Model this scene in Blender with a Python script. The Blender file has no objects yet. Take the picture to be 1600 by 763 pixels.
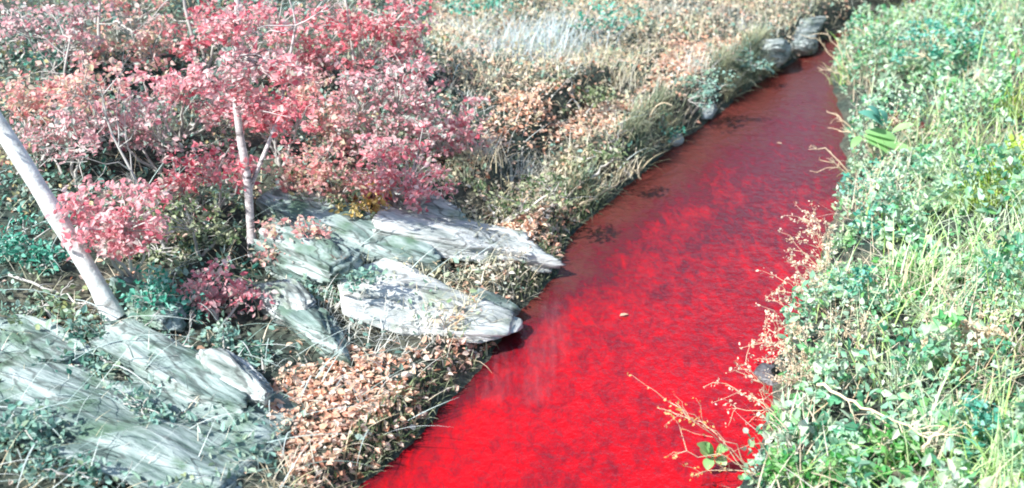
import bpy, bmesh, math, random
import numpy as np
from mathutils import Vector, Matrix
from mathutils.bvhtree import BVHTree

# ------------------------------------------------------------------ camera, sky, sun, exposure
SC = bpy.context.scene
COL = SC.collection
PITCH = math.radians(25.0); CAMZ = 7.0; FPX = 1931.0
cam = bpy.data.cameras.new('camera'); camo = bpy.data.objects.new('camera', cam); COL.objects.link(camo)
camo.location = (0, 0, CAMZ); camo.rotation_euler = (math.radians(90) - PITCH, 0, 0)
cam.sensor_width = 36; cam.lens = 36 * FPX / 1600; cam.clip_end = 1000
cam.dof.use_dof = True; cam.dof.focus_distance = 13.5; cam.dof.aperture_fstop = 0.75
SC.camera = camo
SUN_AZ = math.atan2(-0.76, -0.58)      # direction towards the sun, measured from +Y
SUN_EL = math.radians(46)
world = bpy.data.worlds.new('World'); SC.world = world; world.use_nodes = True
wn = world.node_tree.nodes; wl = world.node_tree.links
sky = wn.new('ShaderNodeTexSky'); sky.sky_type = 'NISHITA'; sky.sun_disc = False
sky.sun_elevation = SUN_EL; sky.sun_rotation = SUN_AZ
sky.air_density = 1.0; sky.dust_density = 1.0; sky.ozone_density = 1.0
wl.new(sky.outputs[0], wn['Background'].inputs[0]); wn['Background'].inputs[1].default_value = 0.115
sun = bpy.data.lights.new('sun', 'SUN'); sun.energy = 4.6; sun.angle = math.radians(0.6); sun.color = (1, 0.975, 0.94)
suno = bpy.data.objects.new('sun', sun); COL.objects.link(suno)
sd = Vector((math.sin(SUN_AZ) * math.cos(SUN_EL), math.cos(SUN_AZ) * math.cos(SUN_EL), math.sin(SUN_EL)))
suno.rotation_euler = sd.to_track_quat('Z', 'Y').to_euler()
SC.view_settings.view_transform = 'Standard'; SC.view_settings.look = 'None'
SC.view_settings.gamma = 1; SC.view_settings.exposure = 1.08
SC.render.engine = 'CYCLES'
SC.cycles.use_denoising = True
SC.cycles.max_bounces = 6; SC.cycles.transparent_max_bounces = 4
SC.cycles.filter_width = 1.9

# ------------------------------------------------------------------ helpers
R = np.random.default_rng(7)
random.seed(7)
def S(t): t = np.clip(t, 0, 1); return t * t * (3 - 2 * t)
def _hash(ix, iy, s):
    h = (ix.astype(np.int64) * 374761393 + iy.astype(np.int64) * 668265263 + s * 974711) & 0x7fffffff
    h = ((h ^ (h >> 13)) * 1274126177) & 0x7fffffff
    return ((h ^ (h >> 16)) & 0xffff) / 65535.0
def vnoise(x, y, s=0):
    x = np.asarray(x, float); y = np.asarray(y, float)
    ix = np.floor(x); iy = np.floor(y); fx = S(x - ix); fy = S(y - iy); ix = ix.astype(int); iy = iy.astype(int)
    a = _hash(ix, iy, s); b = _hash(ix + 1, iy, s); c = _hash(ix, iy + 1, s); d = _hash(ix + 1, iy + 1, s)
    return (a * (1 - fx) + b * fx) * (1 - fy) + (c * (1 - fx) + d * fx) * fy
def fbm(x, y, s=0, o=4):
    v = 0; a = 0.5
    for i in range(o): v = v + a * (vnoise(x * 2 ** i, y * 2 ** i, s + i) - 0.5) * 2; a *= 0.5
    return v
def noise3(p, s=0):   # cheap 3d noise out of three 2d ones
    return (vnoise(p[:, 0] + 31.7 * p[:, 2], p[:, 1], s) + vnoise(p[:, 1] + 17.3, p[:, 2] + p[:, 0] * .37, s + 5) + vnoise(p[:, 2], p[:, 0] - p[:, 1] * .21, s + 9)) / 3 * 2 - 1

CP, SP = math.cos(PITCH), math.sin(PITCH)
def ray(px, py):
    u = (px - 800) / FPX; v = (381.5 - py) / FPX
    return np.array([u, CP + v * SP, -SP + v * CP])
def at_z(px, py, z=0.0):
    d = ray(px, py); t = (z - CAMZ) / d[2]; return np.array([d[0] * t, d[1] * t, z])
def at_y(px, py, Y):
    d = ray(px, py); t = Y / d[1]; return np.array([d[0] * t, Y, CAMZ + d[2] * t])
def project(P):
    x, y, z = P[:, 0], P[:, 1], P[:, 2] - CAMZ
    dep = y * CP - z * SP; up = y * SP + z * CP
    return 800 + FPX * x / dep, 381.5 - FPX * up / dep, dep
def mpp(P): return (P[1] * CP - (P[2] - CAMZ) * SP) / FPX    # metres for one photograph pixel

LEFT_PX = [(555, 763), (640, 690), (720, 612), (760, 562), (800, 505), (835, 468), (872, 430), (880, 395), (912, 345), (985, 288), (1050, 228), (1110, 186), (1180, 132), (1240, 97), (1285, 62), (1345, 36), (1430, 10)]
RIGHT_PX = [(1140, 800), (1195, 690), (1210, 620), (1215, 560), (1240, 500), (1268, 440), (1285, 375), (1310, 310), (1325, 255), (1318, 200), (1305, 150), (1298, 110), (1312, 75), (1365, 48), (1450, 22)]
def edge(px, lo):
    w = np.array([at_z(a, b)[:2] for a, b in px])
    d0 = (w[1] - w[0]) / (w[1][1] - w[0][1])
    w = np.vstack([[w[0] + np.array([lo, 1]) * (-40)], w, [w[-1] + np.array([18, 60])]])
    return w[:, 1], w[:, 0]
LY, LX = edge(LEFT_PX, 0.35); RY, RX = edge(RIGHT_PX, 0.2)
YA, YB = at_z(800, 395)[1], at_z(800, 240)[1]          # stretch with the low earth scarp
YM = at_z(800, 335)[1]
POOL = at_z(1415, 200)[:2]
def hgt(x, y):
    x = np.asarray(x, float); y = np.asarray(y, float)
    wob = 0.10 * fbm(x * 1.7 + 3, y * 1.7, 3, 3)
    dl = (np.interp(y, LY, LX) - x) * 0.85 + wob
    dr = (x - np.interp(y, RY, RX)) * 0.9 + wob
    n = fbm(x * 0.5, y * 0.5, 11, 4); n2 = fbm(x * 2.1, y * 2.1, 21, 3)
    far = lambda d: 30 * (1 - np.exp(-np.maximum(d, 0) / 30))
    L = (0.30 + .28 * S((y - YM) / 1.5)) * S(dl / 0.3) + 0.21 * far(dl) + (0.22 * n) * S(dl / 2.5) + 0.09 * n2 * S(dl / .6)
    m = S((y - YA) / 1.2 + .5) * (1 - S((y - YB) / 2.5))
    L = L + 0.40 * m * S((dl - 0.95 + .25 * n2) / 0.35) * (1 - 0.6 * S((dl - 2) / 4))
    Rr = 0.20 * S(dr / 0.35) + 0.17 * far(dr) + 0.30 * n * S(dr / 2.0) + 0.08 * n2 * S(dr / .6)
    bed = -0.45 * S(-np.maximum(dl, dr) / 0.5)
    h = np.where(dl > 0, L, np.where(dr > 0, Rr, bed))
    h = h - 0.9 * np.exp(-(((x - POOL[0]) / 0.42) ** 2 + ((y - POOL[1]) / 0.8) ** 2) ** 2)
    return h
def ground_at(px, py):
    d = ray(px, py); t = np.linspace(6, 60, 2200); P = np.array([0, 0, CAMZ]) + d * t[:, None]
    g = hgt(P[:, 0], P[:, 1]); k = np.argmax(P[:, 2] < g)
    p = P[k] if P[k, 2] < g[k] else P[-1]
    return np.array([p[0], p[1], float(hgt(p[0], p[1]))])

# ------------------------------------------------------------------ materials
def new_mat(name):
    m = bpy.data.materials.new(name); m.use_nodes = True; m.node_tree.nodes.clear()
    return m, m.node_tree.nodes, m.node_tree.links
def ramp(nodes, stops):
    r = nodes.new('ShaderNodeValToRGB'); e = r.color_ramp.elements
    while len(e) < len(stops): e.new(0.5)
    for k, (p, c) in enumerate(stops): e[k].position = p; e[k].color = (*c, 1)
    return r
def leaf_mat(name, cols, trans=0.35, patch=None, scale=0.9, rough=0.55, sat=1.28, gam=1.22):
    """cols: tints picked leaf by leaf; patch: tints that change from patch to patch"""
    def rich(c):
        l = sum(c) / 3; return tuple(min(.86, max(.006, l + (v - l) * sat)) ** gam for v in c)
    cols = [rich(c) for c in cols]; patch = patch and [rich(c) for c in patch]
    m, N, L = new_mat(name)
    geo = N.new('ShaderNodeNewGeometry')
    k = len(cols); r = ramp(N, [(i / max(k - 1, 1), c) for i, c in enumerate(cols)])
    L.new(geo.outputs['Random Per Island'], r.inputs[0]); out = r.outputs[0]
    if patch:
        no = N.new('ShaderNodeTexNoise'); no.inputs['Scale'].default_value = scale; no.inputs['Detail'].default_value = 2
        L.new(geo.outputs['Position'], no.inputs['Vector'])
        r2 = ramp(N, [(0.36 + 0.28 * i / max(len(patch) - 1, 1), c) for i, c in enumerate(patch)])
        L.new(no.outputs[0], r2.inputs[0])
        mx = N.new('ShaderNodeMix'); mx.data_type = 'RGBA'; mx.inputs[0].default_value = 0.5
        L.new(out, mx.inputs[6]); L.new(r2.outputs[0], mx.inputs[7]); out = mx.outputs[2]
    p = N.new('ShaderNodeBsdfPrincipled'); p.inputs['Roughness'].default_value = rough
    p.inputs['Specular IOR Level'].default_value = 0.35
    t = N.new('ShaderNodeBsdfTranslucent'); ms = N.new('ShaderNodeMixShader'); ms.inputs[0].default_value = trans
    L.new(out, p.inputs['Base Color']); L.new(out, t.inputs['Color'])
    o = N.new('ShaderNodeOutputMaterial'); L.new(p.outputs[0], ms.inputs[1]); L.new(t.outputs[0], ms.inputs[2]); L.new(ms.outputs[0], o.inputs[0])
    return m
def solid_mat(name, stops, scale=(6, 6, 6), rough=0.8, bump=0.3, detail=5, dist=0.03, moss=None):
    m, N, L = new_mat(name)
    tc = N.new('ShaderNodeTexCoord'); mp = N.new('ShaderNodeMapping'); mp.inputs['Scale'].default_value = scale
    L.new(tc.outputs['Object'], mp.inputs[0])
    no = N.new('ShaderNodeTexNoise'); no.inputs['Scale'].default_value = 1; no.inputs['Detail'].default_value = detail; no.inputs['Roughness'].default_value = .65
    L.new(mp.outputs[0], no.inputs['Vector'])
    r = ramp(N, stops); L.new(no.outputs[0], r.inputs[0]); out = r.outputs[0]
    if moss:
        n2 = N.new('ShaderNodeTexNoise'); n2.inputs['Scale'].default_value = 2.2; n2.inputs['Detail'].default_value = 6
        geo = N.new('ShaderNodeNewGeometry'); L.new(geo.outputs['Position'], n2.inputs['Vector'])
        r2 = ramp(N, [(moss[1], (0, 0, 0)), (moss[1] + .14, (1, 1, 1))]); L.new(n2.outputs[0], r2.inputs[0])
        mx = N.new('ShaderNodeMix'); mx.data_type = 'RGBA'; L.new(r2.outputs[0], mx.inputs[0]); L.new(out, mx.inputs[6]); mx.inputs[7].default_value = (*moss[0], 1); out = mx.outputs[2]
    if moss:      # dark joints that follow the bedding
        mc = N.new('ShaderNodeMapping'); mc.inputs['Scale'].default_value = (.9, 3.2, 4); L.new(tc.outputs['Object'], mc.inputs[0])
        nc = N.new('ShaderNodeTexNoise'); nc.inputs['Scale'].default_value = 1; nc.inputs['Detail'].default_value = 3; nc.inputs['Distortion'].default_value = .5; L.new(mc.outputs[0], nc.inputs['Vector'])
        rc = ramp(N, [(.475, (1, 1, 1)), (.492, (.10, .10, .10)), (.508, (.10, .10, .10)), (.525, (1, 1, 1))]); L.new(nc.outputs[0], rc.inputs[0])
        mk = N.new('ShaderNodeMix'); mk.data_type = 'RGBA'; mk.blend_type = 'MULTIPLY'; mk.inputs[0].default_value = .6; L.new(out, mk.inputs[6]); L.new(rc.outputs[0], mk.inputs[7]); out = mk.outputs[2]
    p = N.new('ShaderNodeBsdfPrincipled'); p.inputs['Roughness'].default_value = rough; L.new(out, p.inputs['Base Color'])
    b = N.new('ShaderNodeBump'); b.inputs['Strength'].default_value = bump; b.inputs['Distance'].default_value = dist
    L.new(no.outputs[0], b.inputs['Height']); L.new(b.outputs[0], p.inputs['Normal'])
    o = N.new('ShaderNodeOutputMaterial'); L.new(p.outputs[0], o.inputs[0])
    return m

M = {}
M['rose'] = leaf_mat('rose leaves', [(.62, .12, .17), (.82, .42, .44), (.86, .60, .60), (.72, .20, .26), (.88, .74, .72), (.40, .40, .32)], .5, sat=1.05, gam=1.0)
M['red'] = leaf_mat('red leaves', [(.58, .08, .12), (.76, .26, .30), (.84, .46, .47), (.64, .12, .17), (.86, .66, .63), (.50, .40, .34)], .45, sat=1.0, gam=1.05)
M['salmon'] = leaf_mat('salmon leaves', [(.70, .27, .26), (.84, .54, .50), (.76, .28, .29), (.86, .68, .62), (.62, .56, .36), (.88, .78, .72)], .5, sat=1.05, gam=1.0)
M['mauve'] = leaf_mat('mauve leaves', [(.62, .30, .34), (.76, .50, .51), (.78, .62, .61), (.64, .22, .27), (.80, .76, .72), (.32, .42, .36), (.14, .24, .20)], .45, sat=1.05, gam=1.0)
M['litter'] = leaf_mat('fallen leaves', [(.40, .17, .10), (.86, .58, .44), (.88, .76, .66), (.78, .38, .25), (.90, .85, .78), (.86, .52, .36), (.76, .68, .52), (.60, .26, .16)], .4, sat=1.05, gam=1.0)
M['drygrass'] = leaf_mat('dry grass', [(.62, .55, .36), (.80, .74, .56), (.42, .44, .26), (.84, .82, .74), (.66, .70, .66)], .4, [(.40, .50, .34), (.84, .68, .46), (.72, .78, .80)], .6, sat=1.05, gam=1.05)
M['palegrass'] = leaf_mat('pale grass', [(.62, .72, .44), (.76, .80, .62), (.46, .66, .26), (.84, .86, .78), (.40, .60, .30)], .4, [(.62, .72, .54), (.50, .72, .22), (.78, .82, .74)], .7)
M['limegrass'] = leaf_mat('lime grass', [(.34, .50, .10), (.50, .62, .20), (.60, .68, .34), (.66, .68, .46)], .35)
M['mint'] = leaf_mat('mint weeds', [(.02, .10, .06), (.18, .46, .30), (.54, .70, .58), (.07, .32, .13), (.78, .82, .76), (.34, .56, .22), (.12, .40, .28), (.72, .72, .56), (.66, .76, .70)], .3, [(.03, .17, .11), (.30, .56, .42), (.78, .80, .70), (.22, .50, .14)], 1.2, sat=1.2, gam=1.28)
M['mint'].node_tree.nodes['Mix'].inputs[0].default_value = .42
M['teal'] = leaf_mat('teal leaves', [(.05, .22, .16), (.14, .38, .30), (.30, .54, .46), (.50, .66, .60)], .3)
M['green'] = leaf_mat('bright green leaves', [(.04, .22, .05), (.10, .38, .09), (.22, .48, .16), (.38, .58, .30), (.05, .28, .12)], .35, sat=1.0, gam=1.08)
M['brush'] = leaf_mat('dark brush', [(.07, .11, .07), (.18, .24, .14), (.34, .38, .26), (.52, .54, .42), (.12, .18, .13)], .3)
M['moss'] = leaf_mat('moss tufts', [(.05, .14, .11), (.20, .38, .32), (.44, .58, .52), (.12, .24, .16), (.62, .70, .65), (.38, .40, .24), (.03, .08, .07)], .3, [(.06, .20, .17), (.42, .56, .52), (.34, .38, .20)], .8)
M['cream'] = leaf_mat('cream seed heads', [(.70, .62, .50), (.80, .75, .65), (.60, .48, .36), (.84, .82, .76)], .35)
M['tan'] = leaf_mat('tan leaves', [(.60, .48, .26), (.70, .60, .38), (.48, .40, .18), (.66, .44, .24)], .35)
M['faded'] = leaf_mat('faded understorey leaves', [(.70, .44, .44), (.10, .22, .17), (.40, .50, .44), (.66, .70, .64), (.05, .12, .09), (.64, .58, .38), (.82, .62, .60)], .35)
M['bankgrass'] = leaf_mat('bank grass', [(.14, .22, .16), (.46, .50, .38), (.66, .64, .50), (.06, .13, .10), (.74, .74, .66)], .3, [(.12, .24, .20), (.56, .54, .38)], 1.4)
M['slope'] = leaf_mat('slope herbs', [(.74, .66, .46), (.84, .78, .62), (.48, .52, .26), (.80, .54, .34), (.20, .28, .16), (.84, .80, .72), (.60, .62, .36)], .4, [(.60, .66, .46), (.84, .68, .48), (.72, .80, .78)], .9, sat=1.0, gam=1.0)
M['frost'] = leaf_mat('bluish white grass', [(.56, .64, .66), (.74, .79, .80), (.40, .50, .50), (.80, .82, .82)], .3)
M['greytwig'] = leaf_mat('dead twigs', [(.40, .50, .48), (.62, .68, .66), (.22, .30, .27), (.74, .77, .75)], .1)
M['straw'] = solid_mat('straw stem', [(.3, (.55, .42, .26)), (.7, (.75, .66, .48))], rough=.7)
M['twig'] = solid_mat('grey twig', [(.3, (.30, .29, .26)), (.7, (.56, .55, .52))], rough=.8)
M['brown'] = solid_mat('brown stem', [(.3, (.12, .08, .06)), (.7, (.28, .21, .17))], rough=.8)
M['bark'] = solid_mat('pale bark', [(.30, (.12, .12, .11)), (.40, (.48, .50, .48)), (.50, (.64, .67, .65)), (.75, (.74, .76, .74))], scale=(5, 5, 7), rough=.85, bump=.8, detail=8)
M['pinkbark'] = solid_mat('grey pink bark', [(.36, (.14, .12, .12)), (.46, (.46, .42, .41)), (.7, (.70, .65, .64))], scale=(5, 5, 16), rough=.8, bump=.8, detail=8)
M['stone'] = solid_mat('pale lichen stone', [(.32, (.06, .09, .08)), (.42, (.27, .32, .30)), (.53, (.48, .53, .51)), (.70, (.70, .72, .70))], scale=(1.1, 4, 7), rough=.9, bump=1, detail=10, dist=.08, moss=((.20, .26, .15), .57))
M['wetstone'] = solid_mat('grey green stone', [(.32, (.03, .06, .055)), (.43, (.14, .21, .19)), (.55, (.33, .41, .39)), (.72, (.56, .63, .61))], scale=(.9, 6, 8), rough=.9, bump=1, detail=10, dist=.08, moss=((.10, .18, .12), .52))
M['whitestone'] = solid_mat('whitish stone', [(.30, (.10, .13, .12)), (.40, (.34, .38, .36)), (.51, (.54, .57, .55)), (.70, (.70, .71, .69))], scale=(1.4, 5, 8), rough=.9, bump=1, detail=11, dist=.08, moss=((.22, .28, .18), .58))
M['darkstone'] = solid_mat('dark stone', [(.3, (.03, .03, .035)), (.6, (.10, .10, .11)), (.8, (.3, .3, .3))], rough=.6)

def ground_material():
    m, N, L = new_mat('bank soil')
    geo = N.new('ShaderNodeNewGeometry')
    a = N.new('ShaderNodeTexNoise'); a.inputs['Scale'].default_value = .8; a.inputs['Detail'].default_value = 7
    b = N.new('ShaderNodeTexNoise'); b.inputs['Scale'].default_value = 14; b.inputs['Detail'].default_value = 6
    for q in (a, b): L.new(geo.outputs['Position'], q.inputs['Vector'])
    r1 = ramp(N, [(.35, (.025, .05, .04)), (.5, (.06, .075, .055)), (.65, (.13, .12, .085))]); L.new(a.outputs[0], r1.inputs[0])
    r2 = ramp(N, [(.35, (.35, .35, .35)), (.65, (1.2, 1.2, 1.2))]); L.new(b.outputs[0], r2.inputs[0])
    mx = N.new('ShaderNodeMix'); mx.data_type = 'RGBA'; mx.blend_type = 'MULTIPLY'; mx.inputs[0].default_value = 1
    L.new(r1.outputs[0], mx.inputs[6]); L.new(r2.outputs[0], mx.inputs[7])
    p = N.new('ShaderNodeBsdfPrincipled'); p.inputs['Roughness'].default_value = .95; L.new(mx.outputs[2], p.inputs['Base Color'])
    bp = N.new('ShaderNodeBump'); bp.inputs['Strength'].default_value = .8; bp.inputs['Distance'].default_value = .05
    L.new(b.outputs[0], bp.inputs['Height']); L.new(bp.outputs[0], p.inputs['Normal'])
    o = N.new('ShaderNodeOutputMaterial'); L.new(p.outputs[0], o.inputs[0]); return m
def water_material():
    m, N, L = new_mat('red dyed water')
    geo = N.new('ShaderNodeNewGeometry')
    mp = N.new('ShaderNodeMapping'); mp.inputs['Scale'].default_value = (1, .75, 1); L.new(geo.outputs['Position'], mp.inputs[0])
    a = N.new('ShaderNodeTexNoise'); a.inputs['Scale'].default_value = 1.1; a.inputs['Detail'].default_value = 6; a.inputs['Roughness'].default_value = .6
    b = N.new('ShaderNodeTexNoise'); b.inputs['Scale'].default_value = 9; b.inputs['Detail'].default_value = 4; b.inputs['Roughness'].default_value = .6
    for q in (a, b): L.new(mp.outputs[0], q.inputs['Vector'])
    sep = N.new('ShaderNodeSeparateXYZ'); L.new(geo.outputs['Position'], sep.inputs[0])
    # upstream shade and brown bank reflections, painted into the colour as streaky noise
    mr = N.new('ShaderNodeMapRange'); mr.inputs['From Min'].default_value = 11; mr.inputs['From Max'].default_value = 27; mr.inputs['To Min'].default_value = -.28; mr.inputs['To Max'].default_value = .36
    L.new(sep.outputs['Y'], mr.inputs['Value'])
    c = N.new('ShaderNodeTexNoise'); c.inputs['Scale'].default_value = 1; c.inputs['Detail'].default_value = 10; c.inputs['Roughness'].default_value = .78; c.inputs['Distortion'].default_value = .6
    mp2 = N.new('ShaderNodeMapping'); mp2.inputs['Scale'].default_value = (7, 3, 1); mp2.inputs['Rotation'].default_value = (0, 0, .3); L.new(geo.outputs['Position'], mp2.inputs[0]); L.new(mp2.outputs[0], c.inputs['Vector'])
    sl = N.new('ShaderNodeAttribute'); sl.attribute_name = 'bank_shade'; ad0 = N.new('ShaderNodeMath'); L.new(mr.outputs[0], ad0.inputs[0]); L.new(sl.outputs['Fac'], ad0.inputs[1])
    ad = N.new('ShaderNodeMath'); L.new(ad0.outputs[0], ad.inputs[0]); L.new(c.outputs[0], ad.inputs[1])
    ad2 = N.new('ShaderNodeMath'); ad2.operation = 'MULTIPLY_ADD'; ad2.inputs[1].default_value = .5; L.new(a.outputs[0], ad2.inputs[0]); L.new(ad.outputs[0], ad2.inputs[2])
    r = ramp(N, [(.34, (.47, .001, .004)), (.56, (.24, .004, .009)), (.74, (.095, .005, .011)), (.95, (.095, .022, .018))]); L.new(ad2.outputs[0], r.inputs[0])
    p = N.new('ShaderNodeBsdfPrincipled'); p.inputs['Roughness'].default_value = .06; p.inputs['IOR'].default_value = 1.33
    L.new(r.outputs[0], p.inputs['Base Color'])
    bp = N.new('ShaderNodeBump'); bp.inputs['Strength'].default_value = .75; bp.inputs['Distance'].default_value = .035
    L.new(b.outputs[0], bp.inputs['Height']); L.new(bp.outputs[0], p.inputs['Normal'])
    o = N.new('ShaderNodeOutputMaterial'); L.new(p.outputs[0], o.inputs[0]); return m
M['soil'] = ground_material(); M['water'] = water_material()

# ------------------------------------------------------------------ mesh building
def mesh_from(name, V, F, mat, smooth=False):
    V = np.asarray(V, np.float32); F = np.asarray(F, np.int32); k = F.shape[1]
    me = bpy.data.meshes.new(name)
    me.vertices.add(len(V)); me.vertices.foreach_set('co', V.ravel())
    me.loops.add(F.size); me.loops.foreach_set('vertex_index', F.ravel())
    me.polygons.add(len(F)); me.polygons.foreach_set('loop_start', np.arange(len(F), dtype=np.int32) * k)
    me.polygons.foreach_set('use_smooth', np.full(len(F), smooth))
    me.update(calc_edges=True); me.validate()
    me.materials.append(mat); return me
def link(name, me, parent=None, loc=None):
    o = bpy.data.objects.new(name, me); COL.objects.link(o)
    if loc is not None: o.location = loc
    if parent is not None: o.parent = parent
    return o
def tag(o, label, cat=None, group=None, kind=None):
    o['label'] = label
    if cat: o['category'] = cat
    if group: o['group'] = group
    if kind: o['kind'] = kind
    return o
def empty(name, loc):
    o = bpy.data.objects.new(name, None); COL.objects.link(o); o.location = loc; o.empty_display_size = .1; return o
def nrm(v): return v / np.maximum(np.linalg.norm(v, axis=1, keepdims=True), 1e-9)
def rdir(n, up=0.0):
    v = R.normal(size=(n, 3)); v = nrm(v); v[:, 2] += up; return nrm(v)
def leaf_geo(P, A, Nn, Ln, Wd, droop=.15, fold=.12):
    n = len(P); A = nrm(A); Sd = nrm(np.cross(Nn, A)); Nn = nrm(np.cross(A, Sd)); Ln = Ln[:, None]; Wd = Wd[:, None]
    V = np.empty((n, 6, 3))
    V[:, 0] = P; V[:, 3] = P + A * Ln - Nn * Ln * droop
    V[:, 1] = P + A * Ln * .32 + Sd * Wd * .5 + Nn * Wd * fold; V[:, 5] = P + A * Ln * .32 - Sd * Wd * .5 + Nn * Wd * fold
    V[:, 2] = P + A * Ln * .70 + Sd * Wd * .36 + Nn * (Wd * fold - Ln * droop * .4); V[:, 4] = P + A * Ln * .70 - Sd * Wd * .36 + Nn * (Wd * fold - Ln * droop * .4)
    b = np.arange(n)[:, None] * 6
    return V.reshape(-1, 3), np.vstack([b + [0, 1, 2, 3], b + [3, 4, 5, 0]])
def blade_geo(P, Ln, Wd, lean, bend, head=None, K=4):
    n = len(P); head = R.uniform(0, 2 * math.pi, n) if head is None else head
    hx = np.stack([np.cos(head), np.sin(head), np.zeros(n)], 1); sx = np.stack([-np.sin(head), np.cos(head), np.zeros(n)], 1)
    V = np.empty((n, (K + 1) * 2, 3)); c = P.copy(); th = lean.copy()
    for k in range(K + 1):
        w = Wd * (1 - .93 * (k / K) ** 1.4) * .5
        V[:, 2 * k] = c - sx * w[:, None]; V[:, 2 * k + 1] = c + sx * w[:, None]
        d = hx * np.sin(th)[:, None] + np.array([0, 0, 1]) * np.cos(th)[:, None]
        c = c + d * (Ln / K)[:, None]; th = th + bend / K
    b = np.arange(n)[:, None] * (K + 1) * 2
    return V.reshape(-1, 3), np.vstack([b + [2 * k, 2 * k + 1, 2 * k + 3, 2 * k + 2] for k in range(K)])
def tube_geo(lines, sides=5):
    VV, FF, o = [], [], 0
    ang = np.arange(sides) * 2 * math.pi / sides
    for pts, rad in lines:
        pts = np.asarray(pts, float); n = len(pts)
        T = nrm(np.gradient(pts, axis=0)); ref = np.array([0, 0, 1.]) if abs(T[:, 2]).mean() < .8 else np.array([1., 0, 0])
        U = nrm(np.cross(T, ref)); W = np.cross(T, U); rad = np.broadcast_to(np.asarray(rad, float), (n,))
        V = pts[:, None] + (U[:, None] * np.cos(ang)[None, :, None] + W[:, None] * np.sin(ang)[None, :, None]) * rad[:, None, None]
        VV.append(V.reshape(-1, 3)); i = np.arange(n - 1)[:, None] * sides; j = np.arange(sides); j2 = (j + 1) % sides
        FF.append(np.stack([i + j, i + j2, i + sides + j2, i + sides + j], -1).reshape(-1, 4) + o); o += n * sides
    return np.vstack(VV), np.vstack(FF)
def join_geo(*gs):
    VV, FF, o = [], [], 0
    for v, f in gs: VV.append(v); FF.append(f + o); o += len(v)
    return np.vstack(VV), np.vstack(FF)
def curve_pts(a, b, n=6, sag=0.0, wob=.05):
    a = np.asarray(a, float); b = np.asarray(b, float); t = np.linspace(0, 1, n)[:, None]; L = np.linalg.norm(b - a)
    p = a + (b - a) * t; p[:, 2] += (sag * L * 4 * t * (1 - t))[:, 0]
    w = R.normal(size=(n, 3)) * wob * L * np.sin(t * math.pi); return p + w

# ------------------------------------------------------------------ the setting: ground and water
def axis(lo, hi, step, far, g=1.18):
    a = list(np.arange(lo, hi + 1e-6, step)); s = step; x = a[-1]
    while x < far: s *= g; x += s; a.append(x)
    s = step; x = a[0]; pre = []
    while x > -far: s *= g; x -= s; pre.append(x)
    return np.array(pre[::-1] + a)
gx = axis(-11, 13, .11, 300); gy = axis(7, 34, .11, 300)
X, Y = np.meshgrid(gx, gy); Z = hgt(X, Y)
nx, ny = len(gx), len(gy); idx = np.arange(nx * ny).reshape(ny, nx)
F = np.stack([idx[:-1, :-1], idx[:-1, 1:], idx[1:, 1:], idx[1:, :-1]], -1).reshape(-1, 4)
g = link('ground', mesh_from('ground', np.stack([X, Y, Z], -1).reshape(-1, 3), F, M['soil'], True))
tag(g, 'sloping soil banks on both sides of the red creek', kind='structure')
wx = axis(-4, 8, .12, 45); wy = axis(7, 30, .14, 75); X, Y = np.meshgrid(wx, wy)
idx = np.arange(X.size).reshape(X.shape)
F = np.stack([idx[:-1, :-1], idx[:-1, 1:], idx[1:, 1:], idx[1:, :-1]], -1).reshape(-1, 4)
DL = X - np.interp(Y, LY, LX)      # bank shade painted into the water colour along the left margin, wider upstream
bank_shade = (.36 * (1 - S(DL / (.40 + 1.0 * S((Y - 11) / 6)))) * (.6 + .4 * S((Y - 10) / 4))).ravel()
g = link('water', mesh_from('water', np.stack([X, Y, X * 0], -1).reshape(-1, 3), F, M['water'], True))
at_ = g.data.attributes.new('bank_shade', 'FLOAT', 'POINT'); at_.data.foreach_set('value', bank_shade.astype(np.float32))
tag(g, 'vivid red water of the narrow creek between the banks', kind='structure')

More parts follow.
